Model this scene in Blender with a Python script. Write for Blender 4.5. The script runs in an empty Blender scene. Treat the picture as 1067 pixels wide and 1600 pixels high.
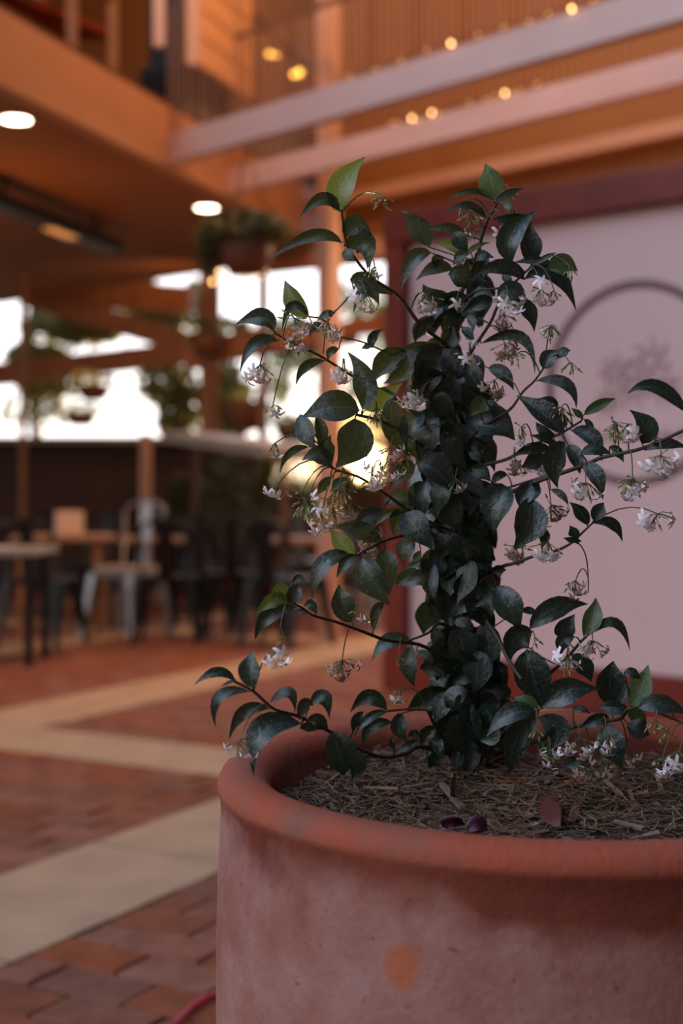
import bpy, math, random
from mathutils import Vector, Matrix
C = bpy.context.scene
R = random.Random(7)
F = 2133.0; HC = 1.05; HY = 765.0; CX = 533.5
def P(px, py, Y):                      # the point at depth Y seen at photo pixel (px, py)
    return Vector(((px-CX)*Y/F, Y, HC-(py-HY)*Y/F))
def G(px, py):                         # the floor point seen at a pixel
    Y = F*HC/(py-HY)
    return Vector(((px-CX)*Y/F, Y, 0))
def pix(v):
    return CX+F*v.x/v.y, HY+F*(HC-v.z)/v.y
# ------------------------------------------------------------ materials
def nodes(name):
    m = bpy.data.materials.new(name); m.use_nodes = True
    nt = m.node_tree
    return m, nt, nt.nodes['Principled BSDF']
def mat(name, col, rough=.6, var=.15, scale=8, bump=0, metal=0, island=0, emit=None, es=0, col2=None, spec=.5, bscale=None):
    m, nt, b = nodes(name); N = nt.nodes; L = nt.links
    b.inputs['Roughness'].default_value = rough
    b.inputs['Metallic'].default_value = metal
    b.inputs['Specular IOR Level'].default_value = spec
    tc = N.new('ShaderNodeTexCoord')
    nz = N.new('ShaderNodeTexNoise'); nz.inputs['Scale'].default_value = scale; nz.inputs['Detail'].default_value = 6
    L.new(tc.outputs['Object'], nz.inputs['Vector'])
    mr = N.new('ShaderNodeMapRange'); mr.inputs[1].default_value = .3; mr.inputs[2].default_value = .7
    L.new(nz.outputs['Fac'], mr.inputs[0])
    mx = N.new('ShaderNodeMix'); mx.data_type = 'RGBA'
    c2 = col2 or tuple(c*(1-var) for c in col)
    mx.inputs[6].default_value = (*col, 1); mx.inputs[7].default_value = (*c2, 1)
    L.new(mr.outputs[0], mx.inputs[0])
    out = mx.outputs[2]
    if island:
        g = N.new('ShaderNodeNewGeometry')
        hs = N.new('ShaderNodeHueSaturation')
        m2 = N.new('ShaderNodeMapRange'); m2.inputs[3].default_value = 1-island; m2.inputs[4].default_value = 1+island
        L.new(g.outputs['Random Per Island'], m2.inputs[0]); L.new(m2.outputs[0], hs.inputs['Value'])
        ml = N.new('ShaderNodeMath'); ml.operation = 'MULTIPLY'; ml.inputs[1].default_value = 7.31
        fr = N.new('ShaderNodeMath'); fr.operation = 'FRACT'
        L.new(g.outputs['Random Per Island'], ml.inputs[0]); L.new(ml.outputs[0], fr.inputs[0])
        m3 = N.new('ShaderNodeMapRange'); m3.inputs[3].default_value = 1-island; m3.inputs[4].default_value = 1+island*.6
        L.new(fr.outputs[0], m3.inputs[0]); L.new(m3.outputs[0], hs.inputs['Saturation'])
        L.new(out, hs.inputs['Color']); out = hs.outputs[0]
    L.new(out, b.inputs['Base Color'])
    if bump:
        n2 = N.new('ShaderNodeTexNoise'); n2.inputs['Scale'].default_value = bscale or scale*6; n2.inputs['Detail'].default_value = 5
        L.new(tc.outputs['Object'], n2.inputs['Vector'])
        bp = N.new('ShaderNodeBump'); bp.inputs['Strength'].default_value = bump; bp.inputs['Distance'].default_value = .01
        L.new(n2.outputs['Fac'], bp.inputs['Height']); L.new(bp.outputs[0], b.inputs['Normal'])
    if emit:
        b.inputs['Emission Color'].default_value = (*emit, 1); b.inputs['Emission Strength'].default_value = es
    return m
def leaf_mat(name, top, back, rough=.24, trans=.035, tcol=(.12,.2,.03), fleck=.5):
    m, nt, b = nodes(name); N = nt.nodes; L = nt.links
    uv = N.new('ShaderNodeUVMap'); sp = N.new('ShaderNodeSeparateXYZ'); L.new(uv.outputs[0], sp.inputs[0])
    def mth(op, a, bb=None):
        n = N.new('ShaderNodeMath'); n.operation = op
        for i, v in enumerate((a, bb)):
            if v is None: continue
            if isinstance(v, (int, float)): n.inputs[i].default_value = v
            else: L.new(v, n.inputs[i])
        return n.outputs[0]
    au = mth('ABSOLUTE', mth('SUBTRACT', sp.outputs['X'], .5))
    rib = mth('LESS_THAN', au, .022)
    vein = mth('SINE', mth('MULTIPLY', mth('SUBTRACT', sp.outputs['Y'], mth('MULTIPLY', au, .55)), 62.))
    vein = mth('POWER', mth('ABSOLUTE', vein), 6.)
    g = N.new('ShaderNodeNewGeometry')
    hs = N.new('ShaderNodeHueSaturation')
    mr = N.new('ShaderNodeMapRange'); mr.inputs[3].default_value = .55; mr.inputs[4].default_value = 1.5
    L.new(g.outputs['Random Per Island'], mr.inputs[0]); L.new(mr.outputs[0], hs.inputs['Value'])
    hs.inputs['Color'].default_value = (*top, 1)
    m1 = N.new('ShaderNodeMix'); m1.data_type = 'RGBA'; L.new(hs.outputs[0], m1.inputs[6]); m1.inputs[7].default_value = (*back, 1)
    L.new(mth('MULTIPLY', mth('MAXIMUM', rib, mth('MULTIPLY', vein, .12)), .85), m1.inputs[0])
    tc = N.new('ShaderNodeTexCoord'); nz = N.new('ShaderNodeTexNoise'); nz.inputs['Scale'].default_value = 420
    L.new(tc.outputs['Object'], nz.inputs['Vector'])
    sp_ = mth('MULTIPLY', mth('GREATER_THAN', nz.outputs['Fac'], .66), fleck)
    m2 = N.new('ShaderNodeMix'); m2.data_type = 'RGBA'; L.new(m1.outputs[2], m2.inputs[6]); m2.inputs[7].default_value = (.16,.15,.1,1)
    L.new(sp_, m2.inputs[0]); L.new(m2.outputs[2], b.inputs['Base Color'])
    n3 = N.new('ShaderNodeTexNoise'); n3.inputs['Scale'].default_value = 150; n3.inputs['Detail'].default_value = 5; L.new(tc.outputs['Object'], n3.inputs['Vector'])
    rr = N.new('ShaderNodeMapRange'); rr.inputs[3].default_value = rough-.08; rr.inputs[4].default_value = rough+.14
    L.new(n3.outputs['Fac'], rr.inputs[0]); L.new(rr.outputs[0], b.inputs['Roughness']); b.inputs['Specular IOR Level'].default_value = .8
    bp = N.new('ShaderNodeBump'); bp.inputs['Strength'].default_value = .5; bp.inputs['Distance'].default_value = .0012
    L.new(mth('ADD', mth('MULTIPLY', vein, -.22), mth('MULTIPLY', n3.outputs['Fac'], 2.)), bp.inputs['Height']); L.new(bp.outputs[0], b.inputs['Normal'])
    tr = N.new('ShaderNodeBsdfTranslucent'); tr.inputs[0].default_value = (*tcol, 1)
    ms = N.new('ShaderNodeMixShader'); ms.inputs[0].default_value = trans
    out = N['Material Output']
    L.new(b.outputs[0], ms.inputs[1]); L.new(tr.outputs[0], ms.inputs[2]); L.new(ms.outputs[0], out.inputs[0])
    return m
# ------------------------------------------------------------ mesh builder
class MB:
    def __init__(s): s.v=[]; s.f=[]; s.mi=[]; s.uv={}; s.sm=set()
    def poly(s, pts, faces, mi=0, smooth=False):
        k = len(s.v); s.v += [Vector(p) for p in pts]
        for f in faces:
            if smooth: s.sm.add(len(s.f))
            s.f.append([k+i for i in f]); s.mi.append(mi)
        return k
    def box(s, c, size, M=None, mi=0):
        x,y,z = [q/2 for q in size]; c = Vector(c)
        pts = [Vector(p) for p in ((-x,-y,-z),(x,-y,-z),(x,y,-z),(-x,y,-z),(-x,-y,z),(x,-y,z),(x,y,z),(-x,y,z))]
        if M is not None: pts = [M @ p for p in pts]
        s.poly([p+c for p in pts], [(0,3,2,1),(4,5,6,7),(0,1,5,4),(1,2,6,5),(2,3,7,6),(3,0,4,7)], mi)
    def bar(s, a, b, w, h, up=(0,0,1), mi=0, w2=None, h2=None):
        a, b = Vector(a), Vector(b); t = (b-a).normalized(); u = Vector(up)
        sd = t.cross(u).normalized(); u = sd.cross(t).normalized()
        w2 = w if w2 is None else w2; h2 = h if h2 is None else h2
        pts = []
        for p, W, H in ((a,w,h),(b,w2,h2)):
            pts += [p-sd*W/2-u*H/2, p+sd*W/2-u*H/2, p+sd*W/2+u*H/2, p-sd*W/2+u*H/2]
        s.poly(pts, [(3,2,1,0),(4,5,6,7),(0,1,5,4),(1,2,6,5),(2,3,7,6),(3,0,4,7)], mi)
    def tube(s, pts, r, n=8, mi=0, r2=None, cap=True):
        pts = [Vector(p) for p in pts]; m = len(pts); r2 = r if r2 is None else r2
        ref = Vector((.31,.2,.93)); ring = []
        for i, p in enumerate(pts):
            t = (pts[min(i+1,m-1)]-pts[max(i-1,0)]).normalized()
            if abs(t.dot(ref)) > .97: ref = Vector((.9,.3,.1))
            a = t.cross(ref).normalized(); b = t.cross(a)
            rr = r+(r2-r)*i/max(1,m-1)
            ring += [p+(a*math.cos(q*2*math.pi/n)+b*math.sin(q*2*math.pi/n))*rr for q in range(n)]
        fs = [(i*n+j, i*n+(j+1)%n, (i+1)*n+(j+1)%n, (i+1)*n+j) for i in range(m-1) for j in range(n)]
        s.poly(ring, fs, mi, True)
        if cap:
            k = len(s.v)-m*n
            s.f.append([k+j for j in range(n)]); s.mi.append(mi)
            s.f.append([k+(m-1)*n+j for j in reversed(range(n))]); s.mi.append(mi)
    def lathe(s, c, prof, n=32, mi=0, close=True, wob=0):
        c = Vector(c); pts = []
        for r, z in prof:
            for j in range(n):
                a = j*2*math.pi/n
                rr = r*(1+wob*math.sin(3*a+z*9)+wob*.6*math.sin(7*a+2))
                pts.append(c+Vector((rr*math.cos(a), rr*math.sin(a), z)))
        m = len(prof)
        s.poly(pts, [(i*n+j, i*n+(j+1)%n, (i+1)*n+(j+1)%n, (i+1)*n+j) for i in range(m-1) for j in range(n)], mi, True)
    def leaf(s, a, m, b, w, roll=0, fold=.25, mi=0, wav=.05, nl=8, cam=None, tipness=1.0):
        nl = 10
        a, m, b = Vector(a), Vector(m), Vector(b); q = 2*m-(a+b)/2
        cam = Vector((0,0,HC)) if cam is None else cam
        us = (-1,-.55,0,.55,1); pts = []; uvs = []
        ph = R.random()*6; mid = (a+b)/2
        for i in range(nl+1):
            t = i/nl
            p = a*(1-t)**2+q*2*t*(1-t)+b*t*t
            T = ((q-a)*(1-t)+(b-q)*t).normalized()
            V = (cam-p).normalized(); Nn = V-T*V.dot(T)
            Nn = Nn.normalized() if Nn.length > .05 else T.orthogonal().normalized()
            Nn = Matrix.Rotation(roll, 3, T) @ Nn
            S = T.cross(Nn)
            hw = w/2*1.06*(math.sin(math.pi*min(1,t**.9)))**.80*(1-.5*tipness*max(0,t-.62)/.38) if 0<t<1 else w*.012
            for u in us:
                pts.append(p+S*(u*hw)+Nn*(fold*abs(u)*hw + wav*w*math.sin(ph+t*9+u*2)*abs(u)))
                uvs.append((.5+u/2, t))
        k = len(s.v); s.v += pts
        for i, c in enumerate(uvs): s.uv[k+i] = c
        for i in range(nl):
            for j in range(4):
                s.sm.add(len(s.f)); s.f.append([k+i*5+j, k+i*5+j+1, k+(i+1)*5+j+1, k+(i+1)*5+j]); s.mi.append(mi)
    def build(s, name, mats, parent=None, loc=None, bevel=0):
        mats = mats if isinstance(mats, (list, tuple)) else [mats]
        me = bpy.data.meshes.new(name)
        off = Vector(loc) if loc is not None else (parent_loc(parent) if parent else Vector((0,0,0)))
        me.from_pydata([tuple(p-off) for p in s.v], [], s.f)
        for m in mats: me.materials.append(m)
        for i, p in enumerate(me.polygons):
            p.material_index = s.mi[i]; p.use_smooth = i in s.sm
        if s.uv:
            ul = me.uv_layers.new(name='UVMap')
            for l in me.loops: ul.data[l.index].uv = s.uv.get(l.vertex_index, (.5,.5))
        me.update()
        o = bpy.data.objects.new(name, me); C.collection.objects.link(o)
        if parent: o.parent = parent
        elif loc is not None: o.location = off
        if bevel:
            bv = o.modifiers.new('bevel','BEVEL'); bv.width = bevel; bv.segments = 2; bv.limit_method = 'ANGLE'
        return o
def parent_loc(p):
    v = Vector((0,0,0))
    while p: v += p.location; p = p.parent
    return v
def tag(o, label, cat, group=None, kind=None):
    if label: o['label'] = label
    if cat: o['category'] = cat
    if group: o['group'] = group
    if kind: o['kind'] = kind
    return o
def empty(name, loc, label=None, cat=None, group=None):
    o = bpy.data.objects.new(name, None); C.collection.objects.link(o); o.location = loc; o.empty_display_size = .1
    return tag(o, label, cat, group)
def struct(o, label=None):
    o['kind'] = 'structure'
    if label: o['label'] = label
    return o
def dup(root, loc, rz=0, label=None, sc=1):
    def cp(o, par):
        c = o.copy(); C.collection.objects.link(c)
        if par: c.parent = par
        for ch in kids.get(o.name, []): cp(ch, c)
        return c
    kids = {}
    for o in C.collection.objects:
        if o.parent: kids.setdefault(o.parent.name, []).append(o)
    r = cp(root, None); r.location = loc; r.rotation_euler = (0,0,rz); r.scale = (sc,sc,sc)
    if label: r['label'] = label
    return r
# palette
M_brick = mat('brick_paver', (.27,.088,.046), .8, .35, 14, .5, island=.15, spec=.25, bscale=90)
M_mortar = mat('dark_joint_sand', (.045,.028,.022), .95, .3, 30, .3)
M_conc = mat('tan_concrete', (.47,.31,.19), .8, .14, 5, .35, bscale=140, col2=(.37,.24,.15))
M_pink = mat('pink_panel_paint', (.61,.405,.385), .55, .06, 1.5)
M_frame = mat('red_stained_timber', (.19,.018,.007), .42, .4, 5, .1, spec=.3)
M_beam = mat('pale_pink_beam_paint', (.72,.49,.43), .6, .08, 3)
M_fascia = mat('salmon_fascia_paint', (.55,.28,.16), .6, .08, 2)
M_soffit = mat('brown_soffit', (.30,.105,.03), .6, .2, 2)
M_wall = mat('ochre_wall', (.30,.115,.022), .7, .12, 2)
M_wall2 = mat('brown_wall', (.16,.07,.028), .7, .2, 2)
M_fence = mat('dark_maroon_boards', (.06,.022,.014), .6, .3, 3, .2)
M_ledge = mat('grey_ledge', (.30,.28,.27), .5, .15, 4)
M_wood = mat('warm_wood', (.36,.16,.06), .5, .3, 6, .1)
M_perg = mat('pergola_wood', (.36,.17,.09), .55, .3, 6, .1)
M_wood2 = mat('dark_wood', (.14,.06,.03), .55, .3, 6, .1)
M_col = mat('salmon_column', (.64,.37,.26), .6, .08, 2)
M_black = mat('black_metal', (.012,.012,.013), .32, .2, 10, metal=.4)
M_grey = mat('grey_metal', (.30,.30,.31), .35, .15, 8, metal=.6)
M_bluegrey = mat('blue_grey_metal', (.18,.24,.28), .3, .15, 8, metal=.5)
M_table = mat('table_wood', (.42,.22,.12), .45, .25, 7)
M_tabgrey = mat('grey_laminate', (.35,.30,.27), .4, .1, 7)
M_white = mat('off_white', (.7,.55,.48), .5, .06, 4)
M_orangecard = mat('orange_card', (.8,.36,.12), .5, .06, 4)
M_terra_bg = mat('brown_pot', (.16,.06,.03), .6, .2, 6)
M_leafbg = leaf_mat('garden_leaf', (.13,.15,.05), (.13,.15,.05), .5, .45, (.30,.32,.10), 0)
M_leafyel = mat('hanging_leaf', (.16,.17,.05), .5, .3, 3, island=.5)
M_lamp = mat('lamp_lens', (1,.9,.75), .4, 0, emit=(1,.86,.6), es=14)
M_bulb = mat('fairy_bulb', (1,.7,.4), .4, 0, emit=(1,.55,.2), es=9)
M_bulb2 = mat('amber_lamp', (1,.6,.1), .4, 0, emit=(1,.48,.08), es=5)
M_heat = mat('heater_glow', (1,.5,.2), .4, 0, emit=(1,.42,.13), es=.5)
M_cord = mat('pink_red_hose', (.55,.02,.07), .35, .1, 20)
M_ink = mat('dark_brown_ink', (.13,.065,.06), .6, .1, 6)
M_ink2 = mat('faint_ink', (.36,.21,.205), .6, .1, 6)
M_straw = mat('mulch_straw', (.20,.115,.068), .85, .35, 40, .2, island=.5, spec=.2)
M_mulch = mat('mulch_bed', (.06,.033,.022), .95, .5, 60, 1, bscale=200)
M_shrub = leaf_mat('shrub_leaf', (.04,.05,.018), (.05,.06,.02), .5, .2, (.08,.09,.03), 0)
M_dead = mat('dead_leaf', (.10,.018,.009), .6, .4, 40)
M_bark = mat('ochre_bark', (.24,.10,.04), .7, .3, 40)
M_purple = mat('purple_petal', (.07,.005,.028), .5, .3, 40)
M_twig = mat('jasmine_stem', (.05,.03,.018), .55, .3, 60, .1)
M_green = mat('green_stalk', (.10,.11,.035), .5, .2, 60)
M_bud = mat('yellow_green_bud', (.34,.33,.10), .5, .2, 80, island=.2)
M_petal = mat('white_petal', (.92,.84,.86), .5, .05, 80)
M_petal2 = mat('faded_petal', (.50,.36,.27), .6, .1, 80)
M_leaf = leaf_mat('jasmine_leaf', (.007,.020,.014), (.045,.08,.055))
M_leafg = leaf_mat('young_leaf', (.03,.065,.014), (.1,.16,.05), .38, .10, (.22,.34,.05))
M_moss = mat('moss_bloom', (.2,.2,.13), .9)
# ============================================================ THE PLANTER
POT = Vector((.232, 1.5, 0)); ZT = .75
def pot_mat():
    m, nt, b = nodes('terracotta'); N = nt.nodes; L = nt.links
    tc = N.new('ShaderNodeTexCoord'); sp = N.new('ShaderNodeSeparateXYZ'); L.new(tc.outputs['Object'], sp.inputs[0])
    def noise(s, d=6, rough=.6):
        n = N.new('ShaderNodeTexNoise'); n.inputs['Scale'].default_value = s; n.inputs['Detail'].default_value = d; n.inputs['Roughness'].default_value = rough
        L.new(tc.outputs['Object'], n.inputs['Vector']); return n.outputs['Fac']
    def mth(op, a, bb=None, cl=False):
        n = N.new('ShaderNodeMath'); n.operation = op; n.use_clamp = cl
        for i, v in enumerate((a, bb)):
            if v is None: continue
            if isinstance(v, (int, float)): n.inputs[i].default_value = v
            else: L.new(v, n.inputs[i])
        return n.outputs[0]
    def mix(f, a, bb):
        n = N.new('ShaderNodeMix'); n.data_type = 'RGBA'
        L.new(f, n.inputs[0])
        for i, v in ((6,a),(7,bb)):
            if isinstance(v, tuple): n.inputs[i].default_value = (*v, 1)
            else: L.new(v, n.inputs[i])
        return n.outputs[2]
    z = sp.outputs['Z']
    # damp upper band of its own ragged outline
    zz = mth('ADD', z, mth('MULTIPLY', mth('SUBTRACT', noise(6, 4), .5), .17))
    zz = mth('ADD', zz, mth('MULTIPLY', mth('SUBTRACT', sp.outputs['X'], 0), .05))
    damp = mth('DIVIDE', mth('SUBTRACT', zz, .662), .034, True)
    chalk = mth('MULTIPLY', mth('DIVIDE', mth('SUBTRACT', noise(9, 8, .7), .32), .3, True), .8)
    dry = mix(chalk, (.25,.085,.055), (.37,.195,.165))
    wet = mix(mth('DIVIDE', mth('SUBTRACT', noise(7), .35), .3, True), (.13,.025,.012), (.21,.048,.024))
    base = mix(damp, dry, wet)
    rim = mth('DIVIDE', mth('SUBTRACT', z, .7245), .008, True)
    rimc = mix(mth('DIVIDE', mth('SUBTRACT', noise(14), .40), .34, True), (.36,.075,.038), (.21,.09,.062))
    base = mix(rim, base, rimc)
    # one orange scar on the front
    vd = N.new('ShaderNodeVectorMath'); vd.operation = 'DISTANCE'
    L.new(tc.outputs['Object'], vd.inputs[0]); vd.inputs[1].default_value = tuple(P(636,1505,1.19)-POT)
    sc = mth('DIVIDE', mth('SUBTRACT', .034, mth('ADD', vd.outputs['Value'], mth('MULTIPLY', noise(40), .022))), .006, True)
    base = mix(mth('MULTIPLY', sc, .75), base, (.42,.10,.03))
    pits = mth('MULTIPLY', mth('GREATER_THAN', noise(95, 3), .68), .55)
    base = mix(pits, base, (.12,.03,.02))
    L.new(base, b.inputs['Base Color'])
    b.inputs['Roughness'].default_value = .82; b.inputs['Specular IOR Level'].default_value = .25
    bp = N.new('ShaderNodeBump'); bp.inputs['Strength'].default_value = .45; bp.inputs['Distance'].default_value = .004
    L.new(mth('ADD', noise(110, 6), mth('MULTIPLY', noise(18), 1.2)), bp.inputs['Height']); L.new(bp.outputs[0], b.inputs['Normal'])
    return m
M_pot = pot_mat()
pot = empty('terracotta_planter', POT, 'large weathered terracotta planter with rounded rim, holding the jasmine', 'planter')
k = MB()
prof = [(.02,.012),(.27,.012),(.29,.02),(.335,.10),(.355,.22),(.365,.36),(.368,.46),(.368,.56),(.3665,.64),(.3645,.685),(.3635,.705),(.3640,.718),(.3665,.727),(.3675,.735),(.3635,.744),(.355,.749),(.342,.7515),(.328,.749),(.318,.743),(.312,.733),(.309,.71),(.305,.60)]
prof2 = []
for (r0,z0),(r1,z1) in zip(prof, prof[1:]):
    prof2.append((r0,z0))
    if abs(z1-z0) > .05: prof2.append(((r0+r1)/2,(z0+z1)/2))
prof2.append(prof[-1])
k.lathe(POT, prof2, 128, wob=.0015)
k.build('pot_body', M_pot, pot)
MZ = .700
def mz(x, y):                                     # mulch surface height
    dx, dy = x-POT.x, y-POT.y
    return MZ+.012*math.sin(dx*14+1)*math.cos(dy*11)+.010*math.exp(-((x-.17)**2+(y-1.68)**2)/.01)
k = MB(); n = 26
pts = [(POT.x, POT.y, mz(POT.x, POT.y))]; fs = []
for i in range(1, n+1):
    r = .3075*i/n
    for j in range(72):
        a = j*2*math.pi/72; x = POT.x+r*math.cos(a); y = POT.y+r*math.sin(a)
        pts.append((x, y, mz(x,y)+(R.uniform(-.003,.003) if i<n else 0)))
for j in range(72): fs.append((0, 1+j, 1+(j+1)%72))
for i in range(n-1):
    for j in range(72): fs.append((1+i*72+j, 1+(i+1)*72+j, 1+(i+1)*72+(j+1)%72, 1+i*72+(j+1)%72))
k.poly(pts, fs, 0, True)
for i in range(7500):                             # straw and shredded bark
    a = R.uniform(0, 6.283); r = .296*math.sqrt(R.random())
    x, y = POT.x+r*math.cos(a), POT.y+r*math.sin(a)
    big = R.random() < .05
    L_ = R.uniform(.02,.05) if big else R.uniform(.010,.042)
    w = R.uniform(.003,.0065) if big else R.uniform(.0007,.0019)
    d = R.uniform(0, 6.283)
    dx, dy = math.cos(d)*L_/2, math.sin(d)*L_/2
    if math.hypot(x+dx-POT.x, y+dy-POT.y) > .303 or math.hypot(x-dx-POT.x, y-dy-POT.y) > .303: continue
    z = mz(x,y)+R.uniform(.0,.014); t = R.uniform(-.35,.35)*L_/2
    if R.random() < .35 and not big:
        c = Vector((x+dy*.3, y-dx*.3, z+.002))
        k.bar((x-dx,y-dy,z-t), c, w, w*.6, mi=1); k.bar(c, (x+dx,y+dy,z+t), w, w*.6, mi=1, w2=w*.5)
    else:
        k.bar((x-dx,y-dy,z-t), (x+dx,y+dy,z+t), w, w*R.uniform(.3,.7), up=(R.uniform(-.5,.5),R.uniform(-.5,.5),1), mi=1, w2=w*R.uniform(.3,1))
tag(k.build('straw_mulch', [M_mulch, M_straw], loc=(POT.x,POT.y,MZ)), 'shredded brown straw and bark mulch filling the planter', 'mulch', kind='stuff')
def on_mulch(px, py, dz=0):
    Y = F*(HC-MZ-dz)/(py-HY); return P(px, py, Y)
def small(name, label, cat, a, m, b, w, mt, fold=.3, roll=0):
    k = MB(); k.leaf(a, m, b, w, roll=roll, fold=fold)
    o = k.build(name, mt, loc=(a+b)/2); s = o.modifiers.new('th','SOLIDIFY'); s.thickness = .0008
    return tag(o, label, cat)
small('dead_leaf', 'glossy red-brown fallen leaf lying on the mulch near the front rim', 'leaf', on_mulch(836,1248,.014), on_mulch(860,1270,.022), on_mulch(873,1299,.010), .022, M_dead, .15, .1)
small('dry_leaf_scrap', 'small ochre-brown scrap standing in the mulch right of the red-brown leaf', 'leaf', on_mulch(893,1286,.010), on_mulch(898,1270,.016), on_mulch(905,1253,.018), .010, M_bark, .2)
small('fallen_petal', 'purple petal lying in the mulch by the front rim, left one of the two', 'petal', on_mulch(690,1291,.012), on_mulch(708,1284,.020), on_mulch(728,1291,.012), .014, M_purple, .5, .5)
small('fallen_petal', 'purple petal lying in the mulch by the front rim, right one of the two', 'petal', on_mulch(730,1302,.012), on_mulch(746,1288,.020), on_mulch(762,1298,.012), .016, M_purple, .5, -.3)
k = MB(); k.tube([on_mulch(958,1228,.02), on_mulch(1005,1225,.022), on_mulch(1052,1219,.024)], .0012, 6)
tag(k.build('straw_stalk', M_bark, loc=on_mulch(1005,1225,0)), 'long thin straw stalk lying across the mulch at right', 'straw')
k = MB(); k.bar(on_mulch(707,1244,.012), on_mulch(708,1214,.05), .0052, .004); k.bar(on_mulch(708,1214,.05), on_mulch(707,1211,.054), .0052, .004, w2=.001)
tag(k.build('wood_splinter', M_straw, loc=on_mulch(707,1240,0)), 'pale upright wood splinter poking out of the mulch below the stem', 'wood chip')
k = MB(); k.bar(on_mulch(690,1225,.012), on_mulch(722,1262,.012), .007, .004)
tag(k.build('bark_chip', M_straw, loc=on_mulch(706,1244,0)), 'long flat bark chip on the mulch left of the upright splinter', 'wood chip')
# ============================================================ THE JASMINE
CR = dict(A=(300,230,3.138), B=(630,240,3.811), Cc=(560,400,4.446), D=(560,560,3.952), E=(800,560,3.996), Ff=(300,660,3.557),
          Gg=(560,830,3.952), H=(800,830,3.996), I=(300,960,3.138), J=(480,1040,4.446), K=(720,1040,3.075))
# branches: name -> (points (px, py, depth m)), start radius, end radius (m)
BR = {
 'main': ([(742,1222,1.66),(738,1150,1.64),(728,1040,1.61),(722,950,1.60),(716,850,1.60),(708,760,1.60),(704,650,1.60),(700,560,1.60),(706,500,1.60),(724,450,1.60),(745,403,1.585),(751,376,1.575),(761,345,1.565),(775,320,1.56)], .0045, .0018),
 'twin': ([(750,1222,1.67),(752,1150,1.66),(742,1060,1.65),(712,980,1.64),(700,900,1.62),(726,820,1.58),(734,740,1.60),(716,650,1.63),(690,570,1.61),(716,510,1.58),(740,460,1.6)], .005, .0015),
 'upper_left': ([(704,546,1.60),(686,530,1.585),(657,508,1.565),(625,465,1.55),(594,443,1.54),(571,424,1.53),(556,405,1.525),(541,380,1.52),(534,333,1.51)], .0026, .0012),
 'lamp_left': ([(690,690,1.60),(640,640,1.57),(600,612,1.54),(552,588,1.52),(498,555,1.50),(450,533,1.485),(427,517,1.48)], .0024, .001),
 'thin_upper': ([(612,556,1.57),(571,536,1.55),(526,525,1.53)], .0012, .0007),
 'thin_link': ([(553,452,1.53),(536,474,1.52),(520,491,1.52),(510,510,1.515),(505,552,1.505)], .0009, .0007),
 'hub_left': ([(700,735,1.60),(650,690,1.57),(600,660,1.53),(557,648,1.50)], .0025, .0015),
 'low_left': ([(705,830,1.60),(650,805,1.57),(600,770,1.54),(560,745,1.52),(520,731,1.50),(505,700,1.495)], .0022, .001),
 'fan_left': ([(712,860,1.60),(680,822,1.57),(640,834,1.55),(598,846,1.52),(557,868,1.49)], .0024, .0014),
 'long_left': ([(716,1040,1.61),(693,1027,1.58),(654,1007,1.56),(603,1000,1.53),(560,984,1.50),(520,970,1.47),(491,962,1.45),(470,948,1.44),(455,941,1.43)], .0024, .0012),
 'arch_left': ([(712,985,1.60),(686,974,1.58),(669,989,1.56),(633,1003,1.55)], .0028, .001),
 'ground_left': ([(738,1205,1.66),(700,1178,1.62),(655,1167,1.56),(633,1178,1.53),(597,1183,1.49),(554,1167,1.44),(510,1140,1.40),(466,1119,1.37),(427,1107,1.35),(396,1080,1.34),(366,1065,1.335)], .003, .0013),
 'upper_right': ([(720,590,1.60),(735,552,1.59),(765,506,1.575),(776,481,1.565),(790,455,1.56),(803,442,1.55),(820,426,1.54),(829,418,1.54)], .0022, .0012),
 'cross_top': ([(724,470,1.60),(745,455,1.58),(780,450,1.57),(803,442,1.56)], .0018, .001),
 'mid_right': ([(712,700,1.60),(732,686,1.59),(757,664,1.575),(788,646,1.56),(802,634,1.55),(817,612,1.54),(835,595,1.53),(850,574,1.52)], .0023, .0011),
 'star_right': ([(718,745,1.60),(757,727,1.585),(793,717,1.57),(833,695,1.55),(870,680,1.53),(880,675,1.53),(908,658,1.52)], .0024, .0012),
 'long_right': ([(718,800,1.60),(762,778,1.58),(800,768,1.56),(840,752,1.54),(875,740,1.52),(918,725,1.49),(940,715,1.475),(995,703,1.44),(1030,690,1.42),(1067,673,1.40),(1110,655,1.38)], .003, .0016),
 'second_right': ([(720,810,1.60),(770,772,1.60),(810,757,1.59),(850,744,1.57)], .002, .001),
 'reach_right': ([(722,910,1.60),(745,903,1.59),(788,884,1.57),(800,881,1.56),(840,867,1.54),(870,860,1.53),(893,848,1.52),(910,832,1.515),(925,818,1.51)], .0026, .0011),
 'tendril': ([(893,846,1.52),(907,852,1.52),(916,872,1.52),(919,903,1.52),(919,926,1.52)], .0009, .0006),
 'drop_right': ([(722,930,1.60),(745,951,1.58),(775,992,1.56),(795,1032,1.54),(815,1062,1.52)], .0035, .002),
 'fork_right': ([(745,1140,1.63),(795,1108,1.60),(850,1060,1.56),(885,1028,1.54),(907,1003,1.53),(917,994,1.53)], .0028, .0013),
 'thread_right': ([(790,1028,1.56),(819,1010,1.55),(840,1023,1.54),(868,1038,1.53)], .001, .0008),
 'palm_front': ([(748,1190,1.65),(780,1150,1.56),(812,1126,1.48),(839,1116,1.43)], .0026, .0015),
 'ground_right': ([(752,1200,1.66),(820,1165,1.60),(880,1140,1.54),(940,1128,1.50),(970,1122,1.48),(981,1108,1.47),(1005,1106,1.46),(1040,1118,1.45),(1090,1140,1.44)], .003, .0013),
 'basal': ([(745,1215,1.67),(690,1150,1.6),(668,1110,1.55)], .003, .0015),
}
LV = {}   # crop -> lines: base, mid, tip, apparent width, [flags g=young, dN=depth shift cm]
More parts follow.
